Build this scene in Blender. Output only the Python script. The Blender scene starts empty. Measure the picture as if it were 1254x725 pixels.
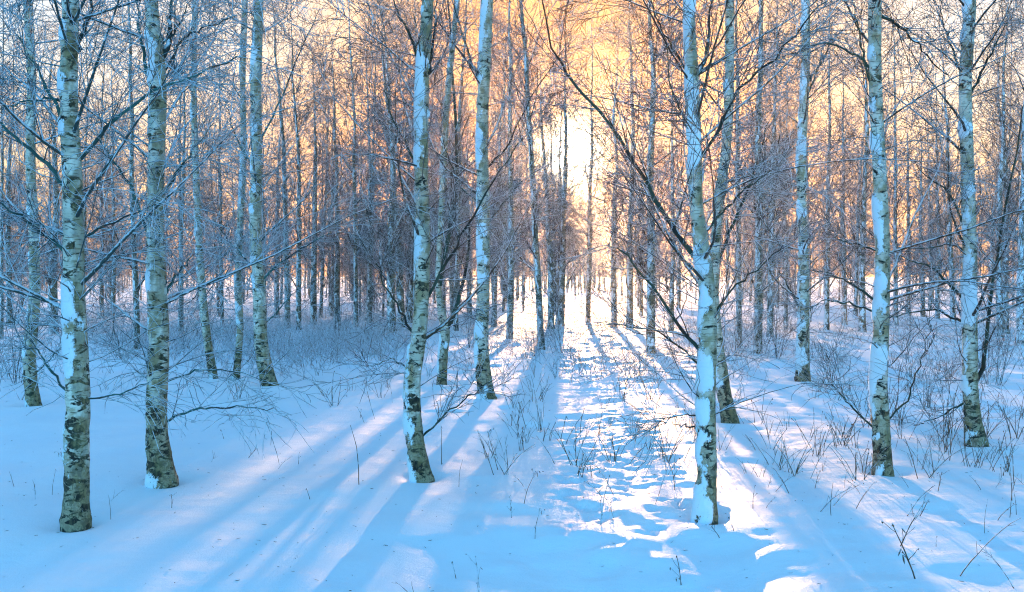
import bpy, math, random
import numpy as np
from mathutils import Vector, Quaternion, Matrix

random.seed(7)
RNG = np.random.default_rng(11)
R = math.radians
SC = bpy.context.scene
COL = SC.collection

# ------------------------------------------------------------------ camera
F_PX, CX, CY, HOR, CAM_H = 1219.0, 627.0, 362.5, 338.0, 1.6
PITCH = math.atan((CY - HOR) / F_PX)
cam_d = bpy.data.cameras.new("camera"); cam = bpy.data.objects.new("camera", cam_d)
COL.objects.link(cam); SC.camera = cam
cam_d.sensor_width = 36.0; cam_d.lens = 36.0 * F_PX / 1254.0
cam_d.clip_start = 0.05; cam_d.clip_end = 3000
cam.location = (0, 0, CAM_H); cam.rotation_euler = (R(90) - PITCH, 0, 0)

def unproj(px, py, Y):
    a, b = (px - CX) / F_PX, (CY - py) / F_PX
    cp, sp = math.cos(PITCH), math.sin(PITCH)
    dx, dy, dz = a, cp + b * sp, -sp + b * cp
    t = Y / dy
    return np.array([dx * t, Y, CAM_H + dz * t])

def ground_at(px, py):
    a, b = (px - CX) / F_PX, (CY - py) / F_PX
    cp, sp = math.cos(PITCH), math.sin(PITCH)
    t = -CAM_H / (-sp + b * cp)
    return a * t, (cp + b * sp) * t

# ------------------------------------------------------------------ sun and sky
SUN_AZ, SUN_EL = math.atan((697 - CX) / F_PX), R(6.9)
S = Vector((math.sin(SUN_AZ) * math.cos(SUN_EL), math.cos(SUN_AZ) * math.cos(SUN_EL), math.sin(SUN_EL)))
sun_d = bpy.data.lights.new("sun", 'SUN'); sun = bpy.data.objects.new("sun", sun_d); COL.objects.link(sun)
sun.rotation_euler = S.to_track_quat('Z', 'Y').to_euler()
sun_d.energy = 5.0; sun_d.angle = R(0.5); sun_d.color = (1.0, 0.54, 0.25)
SKY_STRENGTH = 0.15
world = bpy.data.worlds.new("World"); SC.world = world; world.use_nodes = True
wn, wl = world.node_tree.nodes, world.node_tree.links
wn.clear()
w_out = wn.new('ShaderNodeOutputWorld'); w_bg = wn.new('ShaderNodeBackground'); w_bg.inputs[1].default_value = SKY_STRENGTH
sky = wn.new('ShaderNodeTexSky'); sky.sky_type = 'NISHITA'; sky.sun_disc = False
sky.sun_elevation = SUN_EL; sky.sun_rotation = SUN_AZ
sky.air_density = 1.0; sky.dust_density = 2.5; sky.ozone_density = 1.0
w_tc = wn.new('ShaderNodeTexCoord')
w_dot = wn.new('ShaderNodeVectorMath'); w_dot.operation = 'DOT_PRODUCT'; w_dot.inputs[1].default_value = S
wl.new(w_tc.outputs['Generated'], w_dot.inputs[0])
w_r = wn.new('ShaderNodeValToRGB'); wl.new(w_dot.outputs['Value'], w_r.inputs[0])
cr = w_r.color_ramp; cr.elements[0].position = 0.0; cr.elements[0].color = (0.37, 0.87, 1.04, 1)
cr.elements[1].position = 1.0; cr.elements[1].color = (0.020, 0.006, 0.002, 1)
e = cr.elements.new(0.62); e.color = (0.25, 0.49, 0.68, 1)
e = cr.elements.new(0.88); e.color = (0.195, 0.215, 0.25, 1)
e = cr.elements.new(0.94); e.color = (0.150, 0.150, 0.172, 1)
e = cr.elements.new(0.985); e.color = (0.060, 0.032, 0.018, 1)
w_mul = wn.new('ShaderNodeMix'); w_mul.data_type = 'RGBA'; w_mul.blend_type = 'MULTIPLY'; w_mul.inputs[0].default_value = 1
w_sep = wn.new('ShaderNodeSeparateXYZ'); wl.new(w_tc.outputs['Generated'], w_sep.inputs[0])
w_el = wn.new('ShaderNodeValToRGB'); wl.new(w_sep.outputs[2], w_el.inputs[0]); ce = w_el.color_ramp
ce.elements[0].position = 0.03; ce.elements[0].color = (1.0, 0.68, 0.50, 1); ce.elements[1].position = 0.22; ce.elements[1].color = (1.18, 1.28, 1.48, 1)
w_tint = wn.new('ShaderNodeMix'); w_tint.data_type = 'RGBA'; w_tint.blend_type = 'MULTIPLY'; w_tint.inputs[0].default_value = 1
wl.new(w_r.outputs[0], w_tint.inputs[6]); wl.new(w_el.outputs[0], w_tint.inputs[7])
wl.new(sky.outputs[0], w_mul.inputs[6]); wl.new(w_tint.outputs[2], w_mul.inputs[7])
def wmath(op, a, b=None):
    n = wn.new('ShaderNodeMath'); n.operation = op
    for i, v in enumerate((a, b)):
        if v is None: continue
        if isinstance(v, (int, float)): n.inputs[i].default_value = v
        else: wl.new(v, n.inputs[i])
    return n.outputs[0]
d0 = wmath('MAXIMUM', w_dot.outputs['Value'], 0.0)
g1 = wmath('MULTIPLY', wmath('POWER', d0, 5000.0), 90.0)
g2 = wmath('MULTIPLY', wmath('POWER', d0, 420.0), 1.9)
g3 = wmath('MULTIPLY', wmath('POWER', d0, 50.0), 0.62)
last = w_mul.outputs[2]
for g, c in ((g1, (1, .80, .50, 1)), (g2, (1, .66, .30, 1)), (g3, (1, .50, .20, 1))):
    v = wn.new('ShaderNodeMix'); v.data_type = 'RGBA'; v.blend_type = 'MULTIPLY'; v.inputs[0].default_value = 1
    v.inputs[7].default_value = c; wl.new(g, v.inputs[6])
    a = wn.new('ShaderNodeMix'); a.data_type = 'RGBA'; a.blend_type = 'ADD'; a.inputs[0].default_value = 1
    wl.new(last, a.inputs[6]); wl.new(v.outputs[2], a.inputs[7]); last = a.outputs[2]
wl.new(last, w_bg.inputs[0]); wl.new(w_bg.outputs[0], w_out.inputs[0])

SC.view_settings.view_transform = 'Standard'; SC.view_settings.look = 'None'
SC.view_settings.gamma = 1; SC.view_settings.use_curve_mapping = False
SC.view_settings.exposure = 2.12
SC.cycles.max_bounces = 6; SC.cycles.diffuse_bounces = 3; SC.cycles.transparent_max_bounces = 8
SC.cycles.volume_bounces = 0; SC.cycles.use_denoising = True; SC.cycles.denoising_prefilter = 'NONE'
SC.cycles.sample_clamp_indirect = 4.0
SC.cycles.pixel_filter_type = 'BLACKMAN_HARRIS'; SC.cycles.filter_width = 1.15
HAZE = 0.0006

# ------------------------------------------------------------------ helpers
def hash3(ix, iy, iz, seed):
    h = (ix.astype(np.int64) * 374761393 + iy.astype(np.int64) * 668265263 + iz.astype(np.int64) * 2147483647 + seed * 974711) & 0xffffffff
    h = ((h ^ (h >> 13)) * 1274126177) & 0xffffffff
    h = ((h ^ (h >> 16)) * 2246822519) & 0xffffffff
    return ((h ^ (h >> 15)) & 0xffffff) / float(0xffffff)

def vnoise(x, y, z, seed=0):
    xi, yi, zi = np.floor(x), np.floor(y), np.floor(z)
    fx, fy, fz = x - xi, y - yi, z - zi
    fx, fy, fz = (f * f * f * (f * (f * 6 - 15) + 10) for f in (fx, fy, fz))
    r = 0
    for a in (0, 1):
        for b in (0, 1):
            for c in (0, 1):
                w = (fx if a else 1 - fx) * (fy if b else 1 - fy) * (fz if c else 1 - fz)
                r = r + w * hash3(xi + a, yi + b, zi + c, seed)
    return r

def fbm(x, y, z, octv=3, seed=0):
    r, a, t = 0, 1.0, 0
    for o in range(octv):
        r = r + a * vnoise(x * 2**o + 17.3 * o, y * 2**o - 9.1 * o, z * 2**o + 3.7 * o, seed + o); t += a; a *= 0.5
    return r / t

def smooth(a, b, x):
    t = np.clip((x - a) / (b - a), 0, 1); return t * t * (3 - 2 * t)

def mesh_from(name, V, Q, mats, attr=None, mat_idx=None):
    me = bpy.data.meshes.new(name)
    V = np.ascontiguousarray(V, dtype=np.float32); Q = np.ascontiguousarray(Q, dtype=np.int32)
    me.vertices.add(len(V)); me.vertices.foreach_set("co", V.ravel())
    me.loops.add(Q.size); me.loops.foreach_set("vertex_index", Q.ravel())
    me.polygons.add(len(Q))
    me.polygons.foreach_set("loop_start", np.arange(0, Q.size, 4, dtype=np.int32))
    me.polygons.foreach_set("use_smooth", np.ones(len(Q), dtype=bool))
    for m in mats: me.materials.append(m)
    if mat_idx is not None: me.polygons.foreach_set("material_index", mat_idx.astype(np.int32))
    me.update(calc_edges=True)
    if attr is not None:
        for k, v in attr.items():
            a = me.attributes.new(k, 'FLOAT', 'POINT'); a.data.foreach_set("value", v.astype(np.float32))
    return me

def tubes(P, Rd, n=3):
    """P (N,k,3), Rd (N,k) -> verts, quads of N tapered tubes."""
    N, k, _ = P.shape
    T = np.gradient(P, axis=1); T /= np.linalg.norm(T, axis=2, keepdims=True) + 1e-9
    ref = np.tile(np.array([0.31, 0.92, 0.13]), (N, 1))
    A = np.cross(T, ref[:, None, :]); A /= np.linalg.norm(A, axis=2, keepdims=True) + 1e-9
    B = np.cross(T, A)
    th = np.arange(n) * 2 * math.pi / n
    V = P[:, :, None, :] + Rd[:, :, None, None] * (A[:, :, None, :] * np.cos(th)[None, None, :, None] + B[:, :, None, :] * np.sin(th)[None, None, :, None])
    i = (np.arange(N)[:, None, None] * k + np.arange(k - 1)[None, :, None]) * n
    j = np.arange(n)[None, None, :]; j2 = (j + 1) % n
    Q = np.stack([i + j, i + j2, i + n + j2, i + n + j], axis=-1).reshape(-1, 4)
    return V.reshape(-1, 3), Q

class Batch:
    def __init__(s): s.V, s.Q, s.n = [], [], 0
    def add(s, P, Rd, n=3):
        if len(P) == 0: return
        V, Q = tubes(P, Rd, n); s.V.append(V); s.Q.append(Q + s.n); s.n += len(V)
    def raw(s, V, Q): s.V.append(V); s.Q.append(Q + s.n); s.n += len(V)
    def mesh(s, name, mats): return mesh_from(name, np.concatenate(s.V), np.concatenate(s.Q), mats)

def resample(pts, k):
    """smooth path (Catmull-like) through pts, k samples"""
    pts = np.asarray(pts, float); m = len(pts)
    t = np.linspace(0, m - 1, k); i = np.clip(np.floor(t).astype(int), 0, m - 2); f = (t - i)[:, None]
    p0, p1, p2, p3 = pts[np.clip(i - 1, 0, m - 1)], pts[i], pts[i + 1], pts[np.clip(i + 2, 0, m - 1)]
    return 0.5 * ((2 * p1) + (-p0 + p2) * f + (2 * p0 - 5 * p1 + 4 * p2 - p3) * f**2 + (-p0 + 3 * p1 - 3 * p2 + p3) * f**3)

def grow(P, Rd, n, t0, t1, a0, a1, l0, l1, k, wig, up, ratio, rmin, rng, horiz=False):
    N, kk, _ = P.shape; M = N * n
    idx = np.repeat(np.arange(N), n)
    t = rng.uniform(t0, t1, M); s = t * (kk - 1); i = np.clip(s.astype(int), 0, kk - 2); f = (s - i)[:, None]
    p = P[idx, i] * (1 - f) + P[idx, i + 1] * f
    r = Rd[idx, i] * (1 - f[:, 0]) + Rd[idx, i + 1] * f[:, 0]
    T = P[idx, i + 1] - P[idx, i]; T /= np.linalg.norm(T, axis=1, keepdims=True) + 1e-9
    q = rng.normal(size=(M, 3))
    if horiz: q[:, 2] *= 0.3
    q -= T * np.sum(q * T, axis=1, keepdims=True); q /= np.linalg.norm(q, axis=1, keepdims=True) + 1e-9
    a = rng.uniform(a0, a1, M)[:, None]
    d = np.cos(a) * T + np.sin(a) * q
    L = rng.uniform(l0, l1, M) * (1 - 0.45 * t)
    out = np.zeros((M, k, 3)); out[:, 0] = p; step = (L / (k - 1))[:, None]
    bend = rng.normal(size=(M, 3)) * wig * 0.6
    for j in range(1, k):
        d = d + bend + rng.normal(size=(M, 3)) * wig + np.array([0, 0, up]) ; d /= np.linalg.norm(d, axis=1, keepdims=True)
        out[:, j] = out[:, j - 1] + d * step
    r0 = np.maximum(r * ratio * rng.uniform(0.75, 1.1, M), rmin)
    taper = np.linspace(1, 0.0, k)[None, :]
    return out, np.maximum(r0[:, None] * taper, rmin * np.where(taper > 0, 1, 0.5))

def link(name, data, parent=None, loc=None):
    o = bpy.data.objects.new(name, data); COL.objects.link(o)
    if parent is not None: o.parent = parent
    if loc is not None: o.location = loc
    return o

def tag(o, label, cat, group=None, kind=None):
    if label: o['label'] = label
    if cat: o['category'] = cat
    if group: o['group'] = group
    if kind: o['kind'] = kind
    return o

def copy_thing(root):
    c = root.copy(); COL.objects.link(c)
    for ch in root.children:
        d = ch.copy(); COL.objects.link(d); d.parent = c
    return c

# ------------------------------------------------------------------ materials
class Mat:
    def __init__(s, name):
        s.m = bpy.data.materials.new(name); s.m.use_nodes = True
        s.n, s.l = s.m.node_tree.nodes, s.m.node_tree.links; s.n.clear()
        s.out = s.n.new('ShaderNodeOutputMaterial')
    def node(s, t, **kw):
        n = s.n.new(t)
        for k, v in kw.items(): setattr(n, k, v)
        return n
    def set(s, sock, v):
        if hasattr(v, 'is_output') or isinstance(v, bpy.types.NodeSocket): s.l.new(v, sock)
        else: sock.default_value = v
    def math(s, op, a, b=0.0, clamp=False):
        n = s.node('ShaderNodeMath', operation=op, use_clamp=clamp); s.set(n.inputs[0], a); s.set(n.inputs[1], b); return n.outputs[0]
    def mix(s, f, a, b):
        n = s.node('ShaderNodeMix', data_type='RGBA'); s.set(n.inputs[0], f); s.set(n.inputs[6], a); s.set(n.inputs[7], b); return n.outputs[2]
    def ss(s, v, a, b):
        n = s.node('ShaderNodeMapRange', interpolation_type='SMOOTHSTEP'); s.set(n.inputs[0], v)
        n.inputs[1].default_value = a; n.inputs[2].default_value = b; return n.outputs[0]
    def coords(s, scale, kind='Object', off=(0, 0, 0)):
        tc = s.node('ShaderNodeTexCoord'); mp = s.node('ShaderNodeMapping')
        s.l.new(tc.outputs[kind], mp.inputs[0]); mp.inputs['Scale'].default_value = scale
        if isinstance(off, tuple): mp.inputs['Location'].default_value = off
        else: s.l.new(off, mp.inputs['Location'])
        return mp.outputs[0]
    def noise(s, vec, detail=3, rough=0.55, scale=1.0, dist=0.0):
        n = s.node('ShaderNodeTexNoise'); s.l.new(vec, n.inputs['Vector']); n.inputs['Scale'].default_value = scale
        n.inputs['Detail'].default_value = detail; n.inputs['Roughness'].default_value = rough; n.inputs['Distortion'].default_value = dist
        return n.outputs['Fac']

WIND = Vector((-0.88, -0.42, 0.22)).normalized()

def bark_material(name, far):
    m = Mat(name)
    oi = m.node('ShaderNodeObjectInfo')
    off = m.node('ShaderNodeCombineXYZ'); 
    rr = m.math('MULTIPLY', oi.outputs['Random'], 37.0)
    for i in range(3): m.l.new(rr, off.inputs[i])
    o = off.outputs[0]
    big = m.noise(m.coords((4, 4, 3.2), off=o), 3)
    white = m.mix(m.ss(big, 0.35, 0.65), (0.56, 0.49, 0.39, 1), (0.80, 0.74, 0.65, 1))
    och = m.noise(m.coords((9, 9, 7), off=o), 4)
    white = m.mix(m.math('MULTIPLY', m.ss(och, 0.50, 0.63), 0.75), white, (0.30, 0.20, 0.075, 1))
    # papery horizontal lenticels
    len_ = m.noise(m.coords((10, 10, 95), off=o), 2, 0.6)
    white = m.mix(m.math('MULTIPLY', m.ss(len_, 0.57, 0.66), 0.8), white, (0.10, 0.075, 0.05, 1))
    fine = m.noise(m.coords((26, 26, 220), off=o), 2, 0.6)
    white = m.mix(m.math('MULTIPLY', m.ss(fine, 0.56, 0.7), 0.5), white, (0.26, 0.21, 0.15, 1))
    # black scars, diamond-like, more of them low down
    sep = m.node('ShaderNodeSeparateXYZ'); tc = m.node('ShaderNodeTexCoord'); m.l.new(tc.outputs['Object'], sep.inputs[0])
    low = m.math('SUBTRACT', 1.0, m.ss(sep.outputs[2], 0.0, 1.5))
    low2 = m.math('SUBTRACT', 1.0, m.ss(sep.outputs[2], 0.1, 0.75))
    scar = m.noise(m.coords((9, 9, 17), off=o), 6, 0.66, dist=0.9)
    th = m.math('ADD', scar, m.math('MULTIPLY', low, 0.055))
    th = m.math('ADD', th, 0.055 if far else 0.0)
    sm = m.ss(th, 0.545, 0.585)
    base_rough = m.noise(m.coords((30, 30, 16), off=o), 4, 0.65, dist=0.4)
    ochre = m.mix(m.ss(base_rough, 0.4, 0.6), (0.17, 0.115, 0.045, 1), (0.40, 0.31, 0.17, 1))
    col = m.mix(m.math('MULTIPLY', low2, 0.75), white, ochre)
    dark = m.mix(m.ss(base_rough, 0.45, 0.62), (0.018, 0.016, 0.014, 1), (0.085, 0.075, 0.05, 1))
    col = m.mix(sm, col, dark)
    fiss = m.math('MULTIPLY', m.ss(base_rough, 0.52, 0.60), low2)
    col = m.mix(m.math('MULTIPLY', fiss, 0.7), col, (0.05, 0.04, 0.025, 1))
    lich = m.noise(m.coords((5, 5, 3), off=o), 3)
    col = m.mix(m.math('MULTIPLY', m.ss(lich, 0.54, 0.68), 0.35), col, (0.13, 0.17, 0.09, 1))
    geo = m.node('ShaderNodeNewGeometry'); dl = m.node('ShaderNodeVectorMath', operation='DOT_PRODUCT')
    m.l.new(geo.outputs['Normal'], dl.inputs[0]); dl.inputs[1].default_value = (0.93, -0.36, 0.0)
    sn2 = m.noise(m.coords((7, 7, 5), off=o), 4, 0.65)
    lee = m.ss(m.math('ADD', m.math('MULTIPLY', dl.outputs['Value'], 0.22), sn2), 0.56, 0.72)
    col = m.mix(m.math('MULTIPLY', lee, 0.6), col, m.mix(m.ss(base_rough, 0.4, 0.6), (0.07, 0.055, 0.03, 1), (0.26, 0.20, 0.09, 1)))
    if far: col = m.mix(0.45, col, (0.10, 0.085, 0.065, 1))
    # stuck snow
    if far:
        geo = m.node('ShaderNodeNewGeometry'); dt = m.node('ShaderNodeVectorMath', operation='DOT_PRODUCT')
        m.l.new(geo.outputs['Normal'], dt.inputs[0]); dt.inputs[1].default_value = WIND
        sn = m.noise(m.coords((8, 8, 4), off=o), 5, 0.7)
        mask = m.ss(m.math('ADD', m.math('MULTIPLY', dt.outputs['Value'], 0.14), sn), 0.57, 0.66)
    else:
        at = m.node('ShaderNodeAttribute', attribute_name='snow'); 
        sn = m.noise(m.coords((55, 55, 38)), 6, 0.78)
        mask = m.ss(m.math('ADD', at.outputs['Fac'], m.math('MULTIPLY', m.math('SUBTRACT', sn, 0.5), 3.0)), 0.42, 0.62)
    col = m.mix(mask, col, (0.80, 0.86, 0.93, 1))
    bs = m.node('ShaderNodeBsdfPrincipled'); m.l.new(col, bs.inputs['Base Color']); bs.inputs['Roughness'].default_value = 0.75
    bs.inputs['Specular IOR Level'].default_value = 0.25
    bp = m.node('ShaderNodeBump'); bp.inputs['Strength'].default_value = 0.6; bp.inputs['Distance'].default_value = 0.006
    hgt = m.math('ADD', m.math('MULTIPLY', base_rough, m.math('ADD', m.math('MULTIPLY', low, 1.2), 0.35)), m.math('MULTIPLY', fine, 0.3))
    m.l.new(m.math('ADD', m.math('SUBTRACT', hgt, m.math('MULTIPLY', sm, 0.35)), m.math('MULTIPLY', mask, 1.1)), bp.inputs['Height'])
    m.l.new(bp.outputs[0], bs.inputs['Normal']); m.l.new(bs.outputs[0], m.out.inputs[0])
    return m.m

def twig_material(name, bark, bark2, frost, amount, trans=0.25):
    m = Mat(name)
    geo = m.node('ShaderNodeNewGeometry'); sep = m.node('ShaderNodeSeparateXYZ'); m.l.new(geo.outputs['Normal'], sep.inputs[0])
    n1 = m.noise(m.coords((14, 14, 14)), 3, 0.6)
    n2 = m.noise(m.coords((2.2, 2.2, 2.2)), 2)
    base = m.mix(m.ss(n2, 0.4, 0.6), bark, bark2)
    v = m.math('ADD', m.math('MULTIPLY', sep.outputs[2], 0.30), m.math('ADD', n1, amount))
    mask = m.ss(v, 0.47, 0.62)
    col = m.mix(mask, base, frost)
    d = m.node('ShaderNodeBsdfPrincipled'); m.l.new(col, d.inputs['Base Color']); d.inputs['Roughness'].default_value = 0.7
    d.inputs['Specular IOR Level'].default_value = 0.3
    t = m.node('ShaderNodeBsdfTranslucent'); m.l.new(col, t.inputs[0])
    mx = m.node('ShaderNodeMixShader'); m.l.new(m.math('MULTIPLY', mask, trans), mx.inputs[0])
    m.l.new(d.outputs[0], mx.inputs[1]); m.l.new(t.outputs[0], mx.inputs[2]); m.l.new(mx.outputs[0], m.out.inputs[0])
    return m.m

M_BARK = bark_material('birch_bark', False)
M_BARK_FAR = bark_material('birch_bark_distant', True)
FROST = (0.78, 0.85, 0.93, 1)
M_TWIG = twig_material('frosted_twig', (0.045, 0.028, 0.018, 1), (0.075, 0.05, 0.035, 1), FROST, -0.01, 0.4)
M_TWIG_LEFT = twig_material('rimed_twig', (0.03, 0.06, 0.06, 1), (0.04, 0.055, 0.05, 1), FROST, 0.07, 0.3)
M_LIMB = twig_material('lichened_limb', (0.022, 0.020, 0.016, 1), (0.04, 0.065, 0.045, 1), FROST, -0.19, 0.0)
M_TWIG_FAR = twig_material('distant_twig', (0.07, 0.042, 0.028, 1), (0.085, 0.05, 0.035, 1), FROST, -0.01, 0.5)
M_STALK = twig_material('dry_stem', (0.10, 0.055, 0.03, 1), (0.16, 0.10, 0.06, 1), FROST, -0.07, 0.25)
M_GRASS = twig_material('frosted_dry_grass', (0.12, 0.07, 0.05, 1), (0.2, 0.13, 0.09, 1), FROST, 0.12, 0.45)
M_LIMB_TEAL = twig_material('teal_lichened_limb', (0.02, 0.03, 0.028, 1), (0.04, 0.13, 0.12, 1), FROST, -0.16, 0.0)

def snow_material():
    m = Mat('fresh_snow')
    n1 = m.noise(m.coords((1.4, 1.4, 1.4)), 4, 0.55)
    col = m.mix(m.ss(n1, 0.3, 0.7), (0.80, 0.875, 0.94, 1), (0.85, 0.905, 0.95, 1))
    bs = m.node('ShaderNodeBsdfPrincipled'); m.l.new(col, bs.inputs['Base Color']); bs.inputs['Roughness'].default_value = 0.55
    bs.inputs['Specular IOR Level'].default_value = 0.35
    h1 = m.noise(m.coords((7, 13, 7)), 4, 0.6); h2 = m.noise(m.coords((90, 90, 90)), 3, 0.7)
    b = m.node('ShaderNodeBump'); b.inputs['Strength'].default_value = 0.5; b.inputs['Distance'].default_value = 0.02
    m.l.new(m.math('ADD', h1, m.math('MULTIPLY', h2, 0.5)), b.inputs['Height']); m.l.new(b.outputs[0], bs.inputs['Normal'])
    m.l.new(bs.outputs[0], m.out.inputs[0]); return m.m
M_SNOW = snow_material()

# ------------------------------------------------------------------ ground
TA = math.tan(SUN_AZ)
_r = random.Random(5)
PITS = []
for i in range(300):
    Y = _r.uniform(7, 30) if i % 3 else _r.uniform(6.2, 11)
    u = _r.uniform(-0.1, 0.95) + 0.015 * (Y - 6) * _r.uniform(-0.3, 1.2)
    PITS.append((u + TA * Y, Y, _r.uniform(0.035, 0.075), _r.uniform(0.02, 0.05)))
for px, py in ((545, 505), (620, 500), (655, 520)):
    x, y = ground_at(px, py); PITS.append((x, y, 0.12, 0.035))

TREE_XY = [ground_at(a, b) for a, b in ((93, 636), (199, 587), (517, 586), (596, 488), (864, 631), (1081, 577), (1196, 543), (894, 515), (983, 463), (42, 499), (262, 465), (289, 465), (330, 473), (541, 472))]

def ground_h(x, y, pits=True):
    x = np.asarray(x, float); y = np.asarray(y, float); z0 = np.zeros_like(x)
    u = x - TA * y
    h = (fbm(x * 0.22, y * 0.22, z0 + 1.5, 2, 3) - 0.5) * 0.16
    h = h + (fbm(x * 0.75, y * 0.95, z0 + 4.5, 2, 9) - 0.5) * 0.075
    rough = 0.34 + 0.55 * np.exp(-((u - 0.35) / 0.75) ** 2) + 0.55 * smooth(12, 22, y) + 0.25 * smooth(1.0, 3.0, u) - 0.1 * smooth(1.2, 3, -u)
    h = h + (fbm(x * 2.4, y * 2.7, z0 + 8.5, 3, 21) - 0.5) * 0.13 * rough
    h = h + (fbm(x * 7.0, y * 8.0, z0 + 2.5, 2, 31) - 0.5) * 0.022 * rough
    h = h - 0.14 * (0.12 + 0.88 * smooth(-1.0, 0.0, x) * (1 - 0.85 * smooth(1.2, 1.9, x))) * (1 - smooth(5.2, 6.4, y + 1.1 * (fbm(x * 0.9, z0 + 3.3, z0, 2, 88) - 0.5) + 0.25 * (fbm(x * 4, y * 0.6, z0, 2, 89) - 0.5)))  # added drop toward the camera, shaped to put the front snow in shade
    h = h * np.clip(1 - (np.abs(y) - 200) / 300, 0.2, 1)
    for (px, py) in TREE_XY:
        m = (np.abs(x - px) < 0.8) & (np.abs(y - py) < 0.8)
        if m.any():
            d2 = np.sqrt((x[m] - px) ** 2 + (y[m] - py) ** 2)
            h[m] += 0.008 * np.exp(-((d2 - 0.33) / 0.16) ** 2) - 0.045 * np.exp(-(d2 / 0.19) ** 2)
    if pits:
        for (px, py, r, d) in PITS:
            m = (np.abs(x - px) < 4 * r) & (np.abs(y - py) < 5 * r)
            if not m.any(): continue
            wx = (vnoise(x[m] * 9 + px, y[m] * 9, x[m] * 0, 61) - 0.5) * r * 1.5; wy = (vnoise(x[m] * 9, y[m] * 9 + py, x[m] * 0, 62) - 0.5) * r * 1.5
            c_, s_ = math.cos(px * 50), math.sin(px * 50); ax, ay = x[m] - px + wx, y[m] - py + wy
            q = ((ax * c_ + ay * s_) / (r * 0.8)) ** 2 + ((ay * c_ - ax * s_) / (r * 1.35)) ** 2
            h[m] += -d * np.exp(-q ** 1.4) + 0.15 * d * np.exp(-((np.sqrt(q) - 1.55) / 0.45) ** 2)
    return h

def gz(x, y): return float(ground_h(np.array([x]), np.array([y]))[0])

def axis(dense0, dense1, step, lo, hi, g):
    a = list(np.arange(dense0, dense1, step)); s = step; v = a[-1]
    while v < hi: s *= g; v += s; a.append(v)
    s = step; v = a[0]; b = []
    while v > lo: s *= g; v -= s; b.append(v)
    return np.array(b[::-1] + a)
xs = axis(-5.5, 6.5, 0.04, -900, 900, 1.06)
ys = np.concatenate([axis(4.2, 13.0, 0.04, -60, 13.0, 1.12), 13.0 + np.cumsum(0.04 * 1.012 ** np.arange(1, 300))])
s_, v_ = ys[-1] - ys[-2], ys[-1]; ext = []
while v_ < 1800: s_ *= 1.08; v_ += s_; ext.append(v_)
ys = np.concatenate([ys, ext])
XX, YY = np.meshgrid(xs, ys)
ZZ = ground_h(XX, YY)
nx, ny = len(xs), len(ys)
gi = (np.arange(ny - 1)[:, None] * nx + np.arange(nx - 1)[None, :])
GQ = np.stack([gi, gi + 1, gi + nx + 1, gi + nx], -1).reshape(-1, 4)
ground = link('ground', mesh_from('ground', np.stack([XX, YY, ZZ], -1).reshape(-1, 3), GQ, [M_SNOW]))
tag(ground, 'smooth blue-shaded snow cover with warm sunlit streaks and footprints', None, kind='structure')

# ------------------------------------------------------------------ near birches
def trunk_mesh(name, path, rad, n, step, snow_amt, seed, mat, rough=1.0):
    """path (k,3) relative to base"""
    seg = np.linalg.norm(np.diff(path, axis=0), axis=1); L = np.concatenate([[0], np.cumsum(seg)])
    s = list(np.arange(0, min(L[-1], 5.0), step)); c = s[-1]
    while c < L[-1] - 0.15: c += 0.15; s.append(c)
    s = np.array(s)
    P = np.stack([np.interp(s, L, path[:, i]) for i in range(3)], 1); Rr = np.interp(s, L, rad)
    k = len(s)
    T = np.gradient(P, axis=0); T /= np.linalg.norm(T, axis=1, keepdims=True)
    A = np.cross(T, np.array([0, 1.0, 0])); A /= np.linalg.norm(A, axis=1, keepdims=True); B = np.cross(T, A)
    th = np.arange(n) * 2 * math.pi / n
    N = A[:, None] * np.cos(th)[None, :, None] + B[:, None] * np.sin(th)[None, :, None]
    z = P[:, 2][:, None] + 0 * th[None]
    flare = 1 + 0.20 * np.exp(-np.maximum(z, 0) / 0.06) * (0.6 + 0.8 * fbm(N[..., 0] * 1.7 + seed, N[..., 1] * 1.7, z * 0 + 1, 2, 4))
    oval = 1 + 0.09 * (fbm(N[..., 0] * 1.1 + seed, N[..., 1] * 1.1, z * 2.2, 3, 41) - 0.5)
    V0 = P[:, None] + N * (Rr[:, None] * flare * oval)[..., None]
    low = 1 - smooth(0.2, 1.3, z)
    fine = fbm(V0[..., 0] * 32 + seed, V0[..., 1] * 32, V0[..., 2] * 18, 3, seed) - 0.5
    disp = fine * (0.004 + 0.014 * low) * rough
    # snow plastered on the windward side in clumps
    w = N[..., 0] * WIND.x + N[..., 1] * WIND.y
    cl = fbm(V0[..., 0] * 12 + seed, V0[..., 1] * 12, V0[..., 2] * 7, 4, seed + 5)
    band = fbm(z * 0 + seed, z * 0, z * 3.4, 3, seed + 9)
    mk = cl * 1.1 + 0.30 * (w - 0.45) + (band - 0.5) * 0.75
    mask = smooth(-0.13, 0.15, mk - (1.03 - snow_amt)) 
    disp = disp * (1 - 0.7 * mask) + mask * (0.010 + 0.012 * cl)
    V = V0 + N * disp[..., None]
    i = np.arange(k - 1)[:, None] * n; j = np.arange(n)[None]; j2 = (j + 1) % n
    Q = np.stack([i + j, i + j2, i + n + j2, i + n + j], -1).reshape(-1, 4)
    return mesh_from(name, V.reshape(-1, 3), Q, [mat], {'snow': mask.ravel()})

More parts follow.
